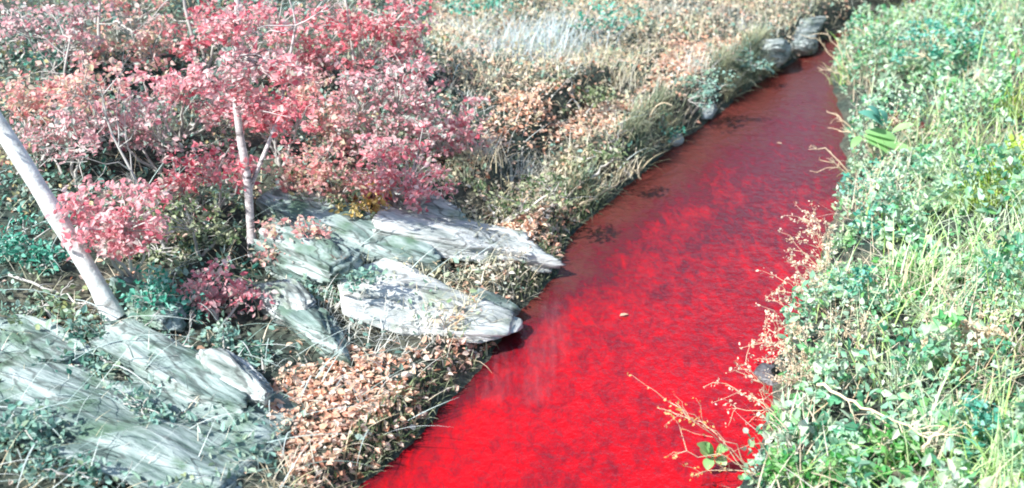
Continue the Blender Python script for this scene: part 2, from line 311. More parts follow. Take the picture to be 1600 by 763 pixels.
# ------------------------------------------------------------------ rocks
CUBE = None
def cube_grid(n=20):
    bm = bmesh.new(); bmesh.ops.create_cube(bm, size=2)
    bmesh.ops.subdivide_edges(bm, edges=bm.edges[:], cuts=n, use_grid_fill=True)
    bm.verts.ensure_lookup_table()
    V = np.array([v.co[:] for v in bm.verts]); F = np.array([[v.index for v in f.verts] for f in bm.faces]); bm.free(); return V, F
CUBE = cube_grid()
ROCK_V, ROCK_F, ro = [], [], 0
def rock(label, a, b, width, thick, lift, mat='stone', seed=1, taper=.5, roll=0, name='flat_rock', cat='rock'):
    """a, b: photograph pixels of the two ends of the long axis (a uphill, b at the creek side)"""
    global ro
    r = np.random.default_rng(seed)
    A = ground_at(*a); B = ground_at(*b); A[2] += lift[0]; B[2] += lift[1]
    c = (A + B) / 2; ax = B - A; Ln = np.linalg.norm(ax); ax /= Ln
    sd = np.cross([0, 0, 1], ax); sd /= np.linalg.norm(sd); up = np.cross(ax, sd)
    V = CUBE[0].copy(); l2 = np.abs(V).max(1, keepdims=True); sph = V / np.linalg.norm(V, axis=1, keepdims=True) * 1.25
    V = V * .62 + sph * .38
    for k in range(11):
        n = r.normal(size=3) * np.array([1, 1, .45]); n /= np.linalg.norm(n); d = r.uniform(.72, 1.0)
        V = V - np.maximum(V @ n - d, 0)[:, None] * n
    t = (V[:, 0] + 1) / 2
    V[:, 1] *= 1 - taper * t ** 1.5 * r.uniform(.7, 1.1)
    V[:, 1] += r.uniform(-.25, .25) * t
    lay = np.floor((V[:, 2] + 1) * 3.2 + .35 * V[:, 0] + .25 * vnoise(V[:, 0] * 2, V[:, 1] * 2, seed))
    f = 1 + (.03 if name != 'flat_rock' else .10) * (_hash(lay.astype(int), (lay * 0).astype(int), seed) - .5) * 2
    V[:, 1] *= f; V[:, 0] *= 1 + (f - 1) * .5
    V *= np.array([Ln / 2, width / 2, thick / 2])
    q = V * 1.4 + seed * 3.1
    d = noise3(q * np.array([1, 2, 3]), seed) * .16 + noise3(q * np.array([2.4, 5, 7]), seed + 3) * .08 + noise3(q * np.array([5, 14, 18]), seed + 7) * .03
    nn = V / np.maximum(np.linalg.norm(V / np.array([Ln, width, thick]), axis=1, keepdims=True), .1) / np.array([Ln, width, thick]); nn = nrm(nn)
    V = V + nn * d[:, None] * min(1, thick * 1.6)
    cr, sr = math.cos(roll), math.sin(roll); V = np.stack([V[:, 0], V[:, 1] * cr - V[:, 2] * sr, V[:, 1] * sr + V[:, 2] * cr], 1)
    me = mesh_from(name, V, CUBE[1], M[mat], True)
    o = link(name, me); mt = Matrix(np.stack([ax, sd, up], 1).tolist()).to_4x4(); mt.translation = Vector(c.tolist()); o.matrix_world = mt
    W = V @ np.stack([ax, sd, up], 0) + c
    ROCK_V.append(W); ROCK_F.append(CUBE[1] + ro); ro += len(W)
    tag(o, label, cat, 'rocks on the left bank', 'thing'); return o
rock('large pale slab jutting over the red water with dark undercut below', (585, 362), (870, 450), 1.55, .38, (.14, .34), 'whitestone', 3, .75, -.12)
rock('broad whitish slab above the salmon leaf litter, pointing at the water', (520, 455), (800, 530), 1.7, .40, (-.02, .12), 'whitestone', 8, .55, .10)
rock('grey green ledge leading down to the large jutting slab', (425, 315), (670, 430), 1.3, .42, (-.06, .04), 'wetstone', 12, .3, -.1)
rock('streaky teal grey outcrop sloping across the bottom left corner', (30, 585), (490, 795), 2.3, .55, (-.09, -.02), 'wetstone', 17, .2, -.10, name='flat_rock')
rock('mossy slab between leaning trunk base and dark crack', (150, 505), (405, 672), .95, .40, (-.10, .04), 'wetstone', 23, .25, -.05)
rock('small pale block wedged between dark crack and leaf litter', (318, 585), (420, 645), .42, .34, (.16, .12), 'stone', 29, .3, 0)
rock('low grey rock pointing down just left of the leaf litter', (428, 480), (552, 565), .5, .36, (.1, .1), 'wetstone', 31, .4, 0)
rock('pale blue grey upright stone below the pink sprays', (425, 475), (478, 520), .42, .36, (.14, .14), 'stone', 33, .4, 0, name='rock')
rock('rounded grey boulder with dark hollow beneath, amid the ledges', (425, 395), (535, 455), .7, .55, (.12, .1), 'wetstone', 37, .2, .1, name='boulder')
rock('weathered grey slab at the left edge below the leaning trunk', (-30, 500), (130, 590), .7, .3, (-.06, .0), 'wetstone', 41, .2, 0)
rock('flat mossy stone at the foot of the leaning trunk', (165, 455), (285, 520), .6, .34, (.05, .08), 'wetstone', 43, .3, 0)
rock('small grey stone tucked beneath the large jutting slab', (740, 470), (800, 498), .35, .22, (.05, .06), 'wetstone', 59, .3, 0, name='rock')
rock('whitish flat stone behind the large jutting slab', (600, 320), (735, 365), .6, .28, (.10, .12), 'stone', 61, .4, 0)
rock('pale boulder at the far end of the creek, left one', (1182, 94), (1234, 84), .6, .45, (.12, .12), 'stone', 67, .2, 0, name='boulder')
rock('pale boulder at the far end of the creek, nearest the water', (1236, 82), (1276, 66), .55, .45, (.14, .10), 'stone', 71, .2, 0, name='boulder')
rock('bluish white boulder behind the two at the far creek end', (1246, 50), (1288, 42), .5, .36, (.04, .04), 'stone', 73, .2, 0, name='boulder')
rock('small wet stone at the waterline under the dry grass bank', (1095, 182), (1120, 176), .22, .2, (.06, .04), 'stone', 79, .2, 0, name='rock')
rock('pale pebble at the waterline below the curved vine', (1045, 226), (1066, 220), .2, .18, (.05, .04), 'stone', 83, .2, 0, name='rock')
rock('dark stone standing in red water among right bank stems', (1172, 592), (1212, 606), .22, .26, (.05, .05), 'darkstone', 89, .1, 0, name='rock')
tag(bpy.data.objects[[o.name for o in bpy.data.objects if o.name.startswith('rock')][-1]], 'dark stone standing in red water among right bank stems', 'rock')
RBVH = BVHTree.FromPolygons(np.vstack(ROCK_V).tolist(), np.vstack(ROCK_F).tolist())
def drop(x, y):
    """height of the ground or of a rock on it, and whether it is rock"""
    z = hgt(x, y); on = np.zeros(len(x), bool)
    for i in range(len(x)):
        h = RBVH.ray_cast(Vector((x[i], y[i], 12)), Vector((0, 0, -1)))
        if h[0] is not None and h[0].z > z[i]: z[i] = h[0].z; on[i] = True
    return z, on

# ------------------------------------------------------------------ trees
def px_line(pts, Y, dY=0.0):
    n = len(pts); return np.array([at_y(p[0], p[1], Y + dY * k) for k, p in enumerate(pts)])
def smooth_line(P, n=24):
    P = np.asarray(P, float); s = np.r_[0, np.cumsum(np.linalg.norm(np.diff(P, axis=0), axis=1))]; t = np.linspace(0, s[-1], n)
    Q = np.stack([np.interp(t, s, P[:, k]) for k in range(3)], 1)
    for _ in range(2): Q[1:-1] = (Q[:-2] + 2 * Q[1:-1] + Q[2:]) / 4
    return Q
def twigs(P0, direction, n, length, rad, spread=.7):
    lines = []
    for k in range(n):
        d = np.asarray(direction, float) + R.normal(size=3) * spread; d /= np.linalg.norm(d); L = length * R.uniform(.5, 1.2)
        e = P0 + d * L; lines.append((curve_pts(P0, e, 5, R.uniform(-.05, .1), .05), np.linspace(rad, rad * .3, 5)))
        for q in range(2):
            m = P0 + d * L * R.uniform(.35, .8); d2 = d + R.normal(size=3) * .6; d2 /= np.linalg.norm(d2)
            lines.append((curve_pts(m, m + d2 * L * .45, 4, 0, .05), np.linspace(rad * .5, rad * .2, 4)))
    return lines
def cluster_leaves(tips, per, r, size, up=.5, flat=1.0):
    P = np.repeat(tips, per, 0); o = rdir(len(P)) * (R.uniform(0, 1, (len(P), 1)) ** .5) * r; o[:, 2] *= flat; P = P + o
    A = rdir(len(P)); A[:, 2] = A[:, 2] * .6 - .15; Nn = rdir(len(P), up)
    Ln = size * R.uniform(.6, 1.35, len(P)); return leaf_geo(P, A, Nn, Ln, Ln * R.uniform(.5, .75, len(P)))
def tree(name, label, trunk, r0, r1, mat, limbs=(), crown=None, cat='tree', sprays=()):
    base = trunk[0]; o = empty(name, base); tag(o, label, cat, 'trees on the left bank')
    Q = smooth_line(trunk, 30); lines = [(Q - base, np.linspace(r0, r1, 30) * (1 + .06 * R.normal(size=30)))]
    lines[0][1][0] *= 1.35; lines[0][1][1] *= 1.12
    link('trunk', mesh_from('trunk', *tube_geo(lines, 12), M[mat], True), o)
    tips = []
    for P, ra in limbs:
        Q2 = smooth_line(P, 14)
        link('limb', mesh_from('limb', *tube_geo([(Q2 - base, np.linspace(ra, ra * .5, 14))] + [(l - base, r) for l, r in twigs(Q2[-1], Q2[-1] - Q2[-4], 4, .6, ra * .4)], 7), M[mat], True), o)
    if crown:
        n, rad, m = crown; tl = []
        top = Q[-1]; tdir = Q[-1] - Q[-6]
        for k in range(n):
            s = Q[R.integers(17, 30)]; d = rdir(1, .2)[0]; e = s + d * R.uniform(.5, 1) * rad
            tl.append((curve_pts(s, e, 6, .05, .05) - base, np.linspace(.025, .006, 6))); tips.append(e)
            for q in range(5): tips.append(s + (e - s) * R.uniform(.4, 1) + R.normal(size=3) * .25)
        link('branches', mesh_from('branches', *tube_geo(tl, 5), M[mat], True), o)
        v, f = cluster_leaves(np.array(tips), 9, .16, .08); f_ = link('crown', mesh_from('crown', v - base, f, M[m]), o)
    for (cx, cy, rx, ry, m) in sprays:
        k = mpp(base); C = at_y(cx, cy, base[1] - .18); n = int(10 + rx * ry / 45)
        tp = C + R.normal(size=(n, 3)) * np.array([rx * k * .55, .12, ry * k * .55]); s0 = Q[np.argmin(np.linalg.norm(Q - C, axis=1))]
        link('branches', mesh_from('branches', *tube_geo([(curve_pts(s0, t, 4, .05, .05) - base, np.linspace(.009, .003, 4)) for t in tp[::2]], 4), M[mat], True), o)
        v, f = cluster_leaves(tp, 10, .11, .07, .5, .6); fo = link('foliage', mesh_from('foliage', v - base, f, M[m]), o); fo['kind'] = 'stuff'
    return o
B = ground_at(178, 497); Yb = B[1]
T = px_line([(178, 497), (150, 440), (92, 345), (45, 268), (5, 205), (-70, 90), (-150, -60), (-250, -260)], Yb, .06)
tree('leaning_tree', 'white barked trunk leaning left out of frame from the rocky slope', T, .096, .07, 'bark', crown=(10, 1.0, 'mauve'))
B = ground_at(396, 405)
T = px_line([(396, 405), (390, 340), (388, 280), (372, 200), (366, 110), (372, 20), (370, -120), (350, -300)], B[1], .04)
F1 = px_line([(389, 300), (402, 265), (420, 225), (432, 195), (446, 130), (462, 40)], B[1] + .1, .05)
tree('forked_tree', 'slim pale trunk forking upward among the red sprays', T, .052, .026, 'pinkbark', limbs=[(F1, .028)], sprays=[(368, 40, 30, 30, 'rose'), (362, 105, 32, 28, 'mauve'), (372, 150, 28, 22, 'rose'), (430, 175, 34, 24, 'red'), (445, 110, 30, 28, 'rose')])
for lab, pts, ra, mt in [
    ('thin grey sapling standing at the top left, left of the forked tree', [(310, 120), (302, 60), (285, 0), (280, -120)], .03, 'twig'),
    ('thin pale sapling rising in the far top left corner', [(165, 110), (152, 50), (158, 0), (140, -90)], .03, 'twig'),
    ('crooked bare sapling between the leaning trunk and forked tree', [(262, 395), (225, 310), (205, 265), (170, 205), (160, 150)], .022, 'twig'),
    ('slim sapling behind the red foliage at the top middle', [(560, 150), (552, 90), (545, 30), (530, -60)], .025, 'twig'),
    ('bare grey sapling left of the dry grass slope', [(668, 120), (660, 60), (640, 0), (630, -80)], .022, 'twig'),
    ('whitish sapling at the left edge below the salmon shrub', [(100, 235), (105, 170), (98, 120), (110, 60)], .025, 'twig')]:
    B = ground_at(*pts[0]); P = px_line(pts, B[1], .05); P[0] = B - [0, 0, .05]
    o = empty('sapling', P[0]); tag(o, lab, 'sapling', 'bare saplings on the left bank')
    Q = smooth_line(P, 14); link('trunk', mesh_from('trunk', *tube_geo([(Q - P[0], np.linspace(ra, ra * .4, 14))], 6), M[mt], True), o)
    tw = []
    for k in (5, 7, 9, 11, 13): tw += twigs(Q[k], [0, 0, .6], 2, .7, ra * .35)
    link('branches', mesh_from('branches', *tube_geo([(l - P[0], r) for l, r in tw], 4), M[mt], True), o)

# ------------------------------------------------------------------ leafy shrubs on the left bank
def shrub(name, label, base_px, crowns, mat, leaf=.055, dens=1.0, group='autumn shrubs on the left bank', stemmat='twig', cat='shrub', depth=.8, up=.5, near=0.0):
    B = ground_at(*base_px); o = empty(name, B); tag(o, label, cat, group); k = mpp(B)
    for (cx, cy, rx, ry) in crowns:
        dy = R.uniform(-.2, .35) - near; C = at_y(cx, cy, B[1] + dy); gz = float(hgt(C[0], C[1]))
        rad = np.array([rx * k, max(rx, ry) * k * depth, ry * k * 1.05])
        n = int(max(18, 80 * dens * (rx * ry) / 3000))
        n = int(n * .62); lob = rdir(6) * R.uniform(.3, .95, (6, 1)); u = lob[R.integers(0, 6, n)] + R.normal(size=(n, 3)) * R.uniform(.16, .5, (n, 1)); u[n // 2:] = rdir(n - n // 2) * (R.uniform(.1, 1.35, (n - n // 2, 1)) ** .5)
        u[:, 2] = .75 * u[:, 2] + .25 * np.round(u[:, 2] * 3) / 3; tips = C + u * rad
        # keep above ground
        tips[:, 2] = np.maximum(tips[:, 2], hgt(tips[:, 0], tips[:, 1]) + .04)
        hub = C - [0, 0, rad[2] * .5]; hub[2] = max(hub[2], float(hgt(hub[0], hub[1])) + .05)
        main = curve_pts(B - [0, 0, .05], hub, 7, .04, .04)
        lines = [(main - B, np.linspace(.026, .012, 7))]
        for t in tips[::2]: lines.append((curve_pts(hub + (t - hub) * R.uniform(0, .25), t, 4, .05, .06) - B, np.linspace(.010, .004, 4)))
        link('stems', mesh_from('stems', *tube_geo(lines, 4), M[stemmat], True), o)
        v, f = cluster_leaves(tips, 13, .13, leaf * 1.3, up, .6)
        fo = link('foliage', mesh_from('foliage', v - B, f, M[mat]), o); fo['kind'] = 'stuff'
    return o
def px_shrubs(rows, **kw):
    for r in rows: shrub(*r, near=NEAR.get(r[0], 0), **kw)
NEAR = {'pink_shrub': .75, 'crimson_shrub': .2, 'red_shrub': .2, 'pale_pink_shrub': .35, 'russet_shrub': .2, 'blush_shrub': .4}
px_shrubs([
    ('pink_shrub', 'bright pink leaf cluster hiding the middle of the leaning white trunk', (215, 455), [(140, 355, 50, 40), (190, 335, 60, 48), (215, 370, 40, 38), (120, 325, 22, 25)], 'rose'),
    ('red_shrub', 'deep pink spray reaching left from the forked trunk', (330, 345), [(340, 268, 55, 30), (285, 288, 55, 32), (380, 262, 25, 22)], 'red'),
    ('salmon_shrub', 'wide salmon shrub at the left edge above the leaning trunk', (60, 260), [(30, 160, 50, 42), (80, 160, 50, 40), (130, 135, 55, 35)], 'salmon'),
    ('mauve_shrub', 'dull mauve shrub between leaning trunk and crooked sapling', (120, 290), [(75, 225, 50, 40), (125, 210, 50, 42), (110, 185, 40, 40)], 'mauve'),
    ('pale_pink_shrub', 'pale pink shrub directly left of the upper forked trunk', (280, 215), [(230, 140, 55, 30), (290, 120, 55, 35), (335, 150, 45, 45), (368, 110, 38, 36), (365, 185, 28, 20)], 'rose'),
    ('dusky_shrub', 'dusky purple shrub with dark gaps between sapling and forked tree', (250, 270), [(200, 190, 45, 40), (250, 200, 45, 45), (160, 190, 30, 40)], 'mauve'),
    ('crimson_shrub', 'crimson leaf cluster just right of the forked trunk', (440, 260), [(420, 175, 45, 38), (465, 180, 40, 30), (400, 190, 20, 20)], 'red'),
    ('russet_shrub', 'russet red shrub at the top edge left of the forked tree', (320, 110), [(310, 40, 50, 30), (350, 30, 30, 28), (295, 70, 30, 25)], 'red'),
    ('tall_red_shrub', 'large red shrub at the top edge beside the dry grass slope', (590, 140), [(540, 20, 60, 40), (610, 20, 60, 38), (575, 80, 60, 45), (500, 75, 45, 40), (630, 70, 40, 45)], 'red'),
    ('rose_shrub', 'rose shrub sitting above the grey green ledge', (625, 345), [(590, 285, 50, 35), (640, 270, 55, 40), (600, 250, 45, 40), (665, 300, 40, 25)], 'rose'),
    ('dusty_pink_shrub', 'dusty pink thicket in the middle of the upper left bank', (600, 250), [(560, 160, 55, 45), (620, 150, 55, 50), (590, 210, 55, 40), (670, 190, 50, 40)], 'mauve'),
    ('pinkish_shrub', 'pale rose thicket right of the dusty pink one, beside orange litter', (690, 250), [(690, 215, 45, 40), (735, 195, 40, 35), (650, 130, 40, 40)], 'rose'),
    ('low_pink_shrub', 'low pink shrub right of the forked trunk base', (455, 430), [(445, 375, 40, 28), (480, 370, 30, 25), (420, 400, 22, 28)], 'salmon'),
    ('trailing_pink_shrub', 'pink sprays low on the slope below the forked tree', (345, 510), [(320, 450, 35, 30), (375, 460, 38, 22), (330, 480, 40, 25)], 'rose'),
    ('faded_shrub', 'faded rose shrub in the far top left corner', (70, 130), [(40, 30, 50, 40), (95, 60, 55, 40), (130, 25, 45, 35)], 'mauve'),
    ('tangled_shrub', 'faded pink tangle at the top edge between two saplings', (230, 110), [(200, 25, 50, 40), (235, 70, 45, 40), (165, 80, 40, 30)], 'salmon'),
    ('blush_shrub', 'blush coloured shrub at the top edge between forked tree and red shrub', (450, 140), [(430, 30, 50, 40), (420, 90, 45, 40), (470, 110, 45, 35)], 'rose'),
    ('rusty_shrub', 'rusty orange shrub on the slope right of the forked trunk', (500, 330), [(490, 250, 45, 40), (525, 290, 40, 40), (460, 280, 35, 35)], 'salmon'),
    ('ochre_shrub', 'small ochre shrub at the upper end of the grey ledge', (580, 375), [(580, 330, 38, 28), (550, 345, 25, 22)], 'tan'),
    ('pale_thicket', 'pale pink thicket near the middle, right of crimson cluster', (520, 240), [(510, 180, 40, 40), (545, 200, 40, 45), (490, 140, 40, 30)], 'salmon'),
])
px_shrubs([
    ('dark_shrub', 'dark teal bush at the left edge beside the leaning trunk', (40, 430), [(30, 380, 55, 38), (70, 400, 30, 25)], 'teal'),
    ('dark_brush', 'dark green brush below the pink sprays at forked trunk', (310, 400), [(300, 340, 60, 40), (350, 350, 35, 40), (250, 410, 55, 35)], 'brush'),
    ('shadowy_brush', 'shadowy brush in the hollow right of the leaning trunk base', (250, 500), [(235, 455, 45, 40), (275, 480, 40, 35)], 'teal'),
    ('olive_brush', 'olive brush between forked trunk and rusty shrub', (500, 350), [(470, 310, 50, 30), (545, 320, 30, 30)], 'brush'),
    ('overhanging_brush', 'dark brush overhanging the scarp left of the salmon apron', (780, 350), [(760, 325, 40, 30), (815, 310, 40, 28), (865, 292, 35, 22)], 'brush'),
    ('creekside_brush', 'green brush on the bank edge above the dark upper water', (920, 280), [(915, 262, 32, 16), (960, 240, 32, 18)], 'brush'),
    ('vine_bush', 'dark green bush inside the curved pale vine', (1040, 220), [(1035, 190, 26, 30)], 'teal'),
    ('hollow_bush', 'small dark bush on the orange litter slope', (910, 180), [(895, 155, 35, 14), (935, 150, 25, 14)], 'brush'),
    ('blue_green_bush', 'blue green bush at the top edge above the dry grass', (940, 70), [(930, 20, 55, 22), (985, 25, 40, 20)], 'teal'),
    ('evergreen_bush', 'deep teal bush at the top edge right of the red shrub', (740, 50), [(720, 8, 40, 20), (780, 10, 35, 18)], 'teal'),
    ('bank_bush', 'grey green bush at the far creek bank left of the boulders', (1150, 130), [(1130, 105, 40, 26), (1175, 95, 30, 22)], 'moss'),
    ('creekside_herb', 'pale green herb patch above the curved vine', (1080, 175), [(1075, 145, 45, 25), (1120, 130, 30, 20)], 'moss'),
    ('dark_top_bush', 'dark bush in the gap behind the salmon shrubs at left', (90, 140), [(80, 95, 40, 30)], 'teal'),
    ('creeping_herb', 'teal creeping herb on the left edge of the bottom outcrop', (40, 690), [(30, 660, 60, 22), (80, 690, 45, 20)], 'moss'),
    ('creeping_herb', 'pale creeping herb across the top of the bottom outcrop', (110, 600), [(90, 575, 60, 20), (170, 590, 50, 18)], 'moss'),
    ('creeping_herb', 'mossy herb mat at the bottom edge near the left corner', (150, 760), [(110, 735, 60, 20), (190, 725, 45, 18)], 'moss'),
    ('creeping_herb', 'green herb mat in the middle of the bottom outcrop', (240, 650), [(220, 630, 50, 16), (260, 655, 35, 14)], 'moss'),
    ('creeping_herb', 'grey green herb mat left of the leaning trunk base', (90, 510), [(70, 490, 60, 22), (130, 520, 45, 20)], 'moss'),
    ('creeping_herb', 'herb mat between small pale block and pink sprays', (360, 570), [(350, 545, 45, 22), (400, 560, 35, 20)], 'moss'),
    ('creeping_herb', 'herb mat on the rocks left of the broad whitish slab', (520, 480), [(505, 455, 40, 18), (560, 435, 35, 16)], 'moss'),
], group='green and dark bushes on the left bank', dens=.8, leaf=.05)

# ------------------------------------------------------------------ ground cover (uncountable)
def scatter(n, x0, x1, y0, y1):
    return R.uniform(x0, x1, n), R.uniform(y0, y1, n)
def inpoly(px, py, poly):
    c = np.zeros(len(px), bool); n = len(poly)
    for i in range(n):
        (x1, y1), (x2, y2) = poly[i], poly[i - 1]
        c ^= ((y1 > py) != (y2 > py)) & (px < (x2 - x1) * (py - y1) / (y2 - y1 + 1e-9) + x1)
    return c
def world_poly(poly): return [tuple(ground_at(*p)[:2]) for p in poly]
def bank_points(n, side, rockok=0.0, y0=7, y1=38, xr=13):
    """random points on one bank, thinned with distance, dropped on ground or rock"""
    y = y0 + (y1 - y0) * R.uniform(0, 1, n) ** 1.25
    if side == 'L': xe = np.interp(y, LY, LX); x = xe - R.uniform(-.1, 1, n) * np.minimum(xr, 4.5 + .62 * y + xe)
    else: xe = np.interp(y, RY, RX); x = xe + R.uniform(-.02, 1, n) * np.minimum(xr, np.maximum(2.0, 1.2 + .48 * y - xe + 1.5))
    z, on = drop(x, y); P = np.stack([x, y, z], 1); px = project(P)[0]; keep = (z > .03) & (~on | (R.uniform(0, 1, n) < rockok * np.where(px < 380, 1.5, np.where(px < 640, 1.4, .6))))
    return P[keep]
LIT = [world_poly(p) for p in ([(420, 600), (540, 545), (620, 560), (790, 540), (775, 590), (670, 700), (560, 790), (470, 770), (420, 690)],
                               [(760, 385), (800, 350), (915, 325), (895, 395), (870, 425), (800, 410)],
                               [(730, 250), (780, 150), (900, 130), (1020, 160), (930, 210), (800, 240)],
                               [(1050, 60), (1180, 60), (1150, 100), (1000, 150)])]
def stuff(name, label, geo, mat):
    o = link(name, mesh_from(name, *geo, M[mat])); tag(o, label, kind='stuff'); o['category'] = name.replace('_', ' '); return o
# leaf litter
P = bank_points(75000, 'L', .25)
inl = np.zeros(len(P), bool)
for w in LIT: inl |= inpoly(P[:, 0], P[:, 1], w)
px, py, dp = project(P); P = P[inl | (R.uniform(0, 1, len(P)) < np.where(px > 680, .75, .10))]
y0s = []
for w in LIT:
    w = np.array(w); lo, hi = w.min(0), w.max(0); n = int(800 * (hi - lo).prod())
    q = np.stack([R.uniform(lo[0], hi[0], n), R.uniform(lo[1], hi[1], n)], 1); q = q[inpoly(q[:, 0], q[:, 1], w)]; q = q[fbm(q[:, 0] * 2.5, q[:, 1] * 2.5, 62, 3) > R.uniform(-.55, .05, len(q))]
    z, on = drop(q[:, 0], q[:, 1]); k = (z > .02) & (~on | (R.uniform(0, 1, len(z)) < .25)); y0s.append(np.column_stack([q, z])[k])
P = np.vstack([P] + y0s); P[:, 2] += R.uniform(.0, .06, len(P))
A = rdir(len(P)); A[:, 2] *= .45; Ln = R.uniform(.03, .105, len(P)); P[:, 2] += .05 * np.maximum(0, fbm(P[:, 0] * 4, P[:, 1] * 4, 61, 2))
stuff('leaf_litter', 'salmon and brown fallen leaves covering the left bank', leaf_geo(P, A, rdir(len(P), 1.5), Ln, Ln * R.uniform(.4, .8, len(P)), .2, .2), 'litter')
# dry grass upper left bank
P = bank_points(75000, 'L', .04); px, py, dp = project(P)
lim = np.interp(py, [0, 120, 250, 360, 460, 763], [660, 690, 720, 640, 500, 420])
keep = R.uniform(0, 1, len(P)) < np.where(px > lim, 1, .12)
for w in LIT: keep &= ~(inpoly(P[:, 0], P[:, 1], w) & (R.uniform(0, 1, len(P)) < .85))
P = P[keep]; P[:, 2] -= .02; n = len(P)
stuff('dry_grass', 'matted pale dry grass on the left bank', blade_geo(P, R.uniform(.15, .5, n), R.uniform(.008, .020, n), R.uniform(.3, 1.1, n), R.uniform(.3, 1.3, n)), 'drygrass')
# low mossy weeds left bank
P = bank_points(60000, 'L', .30); px, py, dp = project(P)
lim = np.interp(py, [0, 120, 250, 360, 460, 763], [660, 690, 720, 640, 500, 420])
keep = R.uniform(0, 1, len(P)) < np.where(px > lim, .3, .9)
for w in LIT: keep &= ~(inpoly(P[:, 0], P[:, 1], w) & (R.uniform(0, 1, len(P)) < .9))
keep &= (fbm(P[:, 0] * 1.9, P[:, 1] * 1.9, 66, 3) > -.06) | (R.uniform(0, 1, len(P)) < .12)
P = P[keep]; P[:, 2] += R.uniform(0, .18, len(P)); Ln = R.uniform(.04, .11, len(P))
stuff('moss', 'grey green moss and low weeds between the rocks', leaf_geo(P, rdir(len(P), .3), rdir(len(P), .8), Ln, Ln * .6), 'moss')
# bramble twigs
P = bank_points(4200, 'L', .35); px, py, dp = project(P); P = P[R.uniform(0, 1, len(P)) < np.where(px > np.interp(py, [0, 250, 400], [660, 720, 500]), .35, .9)]; n = len(P); P[:, 2] += R.uniform(-.02, .25, n)
stuff('brambles', 'tangle of pale grey dead twigs over the left bank', blade_geo(P, R.uniform(.3, 1.0, n), R.uniform(.008, .018, n), R.uniform(.6, 1.4, n), R.uniform(.1, .9, n), R.normal(-.8, .9, n), 5), 'greytwig')
# understorey of small autumn leaves and faded herbs between the shrubs
P = bank_points(42000, 'L', .05, y0=13); px, py, dp = project(P)
k = (px < np.interp(py, [-80, 0, 120, 250, 330, 420], [640, 660, 700, 740, 560, 300])) & (py < 440) & (fbm(P[:, 0] * 1.3, P[:, 1] * 1.3, 77, 3) > -.02); P = P[k]; n = len(P)
P[:, 2] += R.uniform(.02, .75, n) * S(.5 + fbm(P[:, 0], P[:, 1], 78, 2)); Ln = R.uniform(.05, .10, n)
stuff('understorey', 'faded pink and grey understorey filling gaps between the autumn shrubs', leaf_geo(P, rdir(n, .1), rdir(n, .6), Ln, Ln * R.uniform(.45, .7, n)), 'faded')
# grass hanging over the upper left waterline
n = 7000; y = R.uniform(YM, 23, n); x = np.interp(y, LY, LX) - R.uniform(-.03, .42, n); z, on = drop(x, y); P = np.column_stack([x, y, z - .02])[~on & (z > .02) & (fbm(x * 1.8, y * 1.8, 33, 3) > R.uniform(-.1, .35, n))]; n = len(P)
stuff('bank_grass', 'dull olive grass hanging over the upper left waterline', blade_geo(P, R.uniform(.15, .6, n), R.uniform(.008, .024, n), R.uniform(-.3, .9, n), R.uniform(.2, 1.8, n), R.normal(-.5, 1.3, n), 5), 'bankgrass')
# damp moss and grass along the lower left waterline
n = 4200; y = R.uniform(7, YM + .4, n); x = np.interp(y, LY, LX) - R.uniform(-.06, .30, n) ** 1.0; z, on = drop(x, y); P = np.column_stack([x, y, z - .02])[~on & (z > .005) & (fbm(x * 2.2, y * 2.2, 35, 3) > R.uniform(-.5, .3, n))]; n = len(P)
stuff('damp_grass', 'dark damp grass and moss along the lower left waterline', blade_geo(P, R.uniform(.06, .26, n), R.uniform(.010, .03, n), R.uniform(-.2, 1.0, n), R.uniform(.2, 1.8, n), R.normal(-.5, 1.5, n), 4), 'brush')
# warm faded leaves and herbs of the upper slope
P = bank_points(60000, 'L', .1, y0=13); px, py, dp = project(P); P = P[(px > np.interp(py, [0, 120, 250, 360], [650, 680, 700, 620])) & (fbm(P[:, 0] * 2.0, P[:, 1] * 2.0, 44, 3) > R.uniform(-.4, .3, len(P)))]; n = len(P)
P = P[~inpoly(P[:, 0], P[:, 1], LIT[1])]; n = len(P); P[:, 2] += R.uniform(.02, .22, n); Ln = R.uniform(.04, .09, n)
stuff('slope_herbs', 'warm beige and olive herbs over the upper centre slope', leaf_geo(P, rdir(n, .2), rdir(n, .8), Ln, Ln * R.uniform(.4, .7, n)), 'slope')
# right bank
P = bank_points(125000, 'R'); n = len(P)
hgt_cov = .05 + .85 * S(.45 + 1.1 * fbm(P[:, 0] * 1.7, P[:, 1] * 1.7, 51, 3)); Q = P.copy(); Q[:, 2] += hgt_cov * R.uniform(0.02, 1, n) ** .6; gap = fbm(Q[:, 0] * 2.0, Q[:, 1] * 2.0, 91, 3) > -.04; Q = Q[gap | (R.uniform(0, 1, n) < .15)]; n = len(Q); Ln = R.uniform(.04, .10, n) * np.where(fbm(Q[:, 0] * 1.2, Q[:, 1] * 1.2, 97, 2) > .05, 1.5, 1)
stuff('weeds', 'dense mint green weeds covering the right bank', leaf_geo(Q, rdir(n, .3), rdir(n, .7), Ln, Ln * R.uniform(.45, .75, n)), 'mint')
P = bank_points(9000, 'R'); n = len(P); px, py, dp = project(P)
P = P[R.uniform(0, 1, n) < np.clip((px - 1300) / 260, .08, 1)]; n = len(P)
stuff('tall_grass', 'long pale arching grass blades over the right bank', blade_geo(P, R.uniform(.35, 1.1, n), R.uniform(.010, .026, n), R.uniform(.0, .6, n), R.uniform(.5, 2.2, n), K=6), 'palegrass')

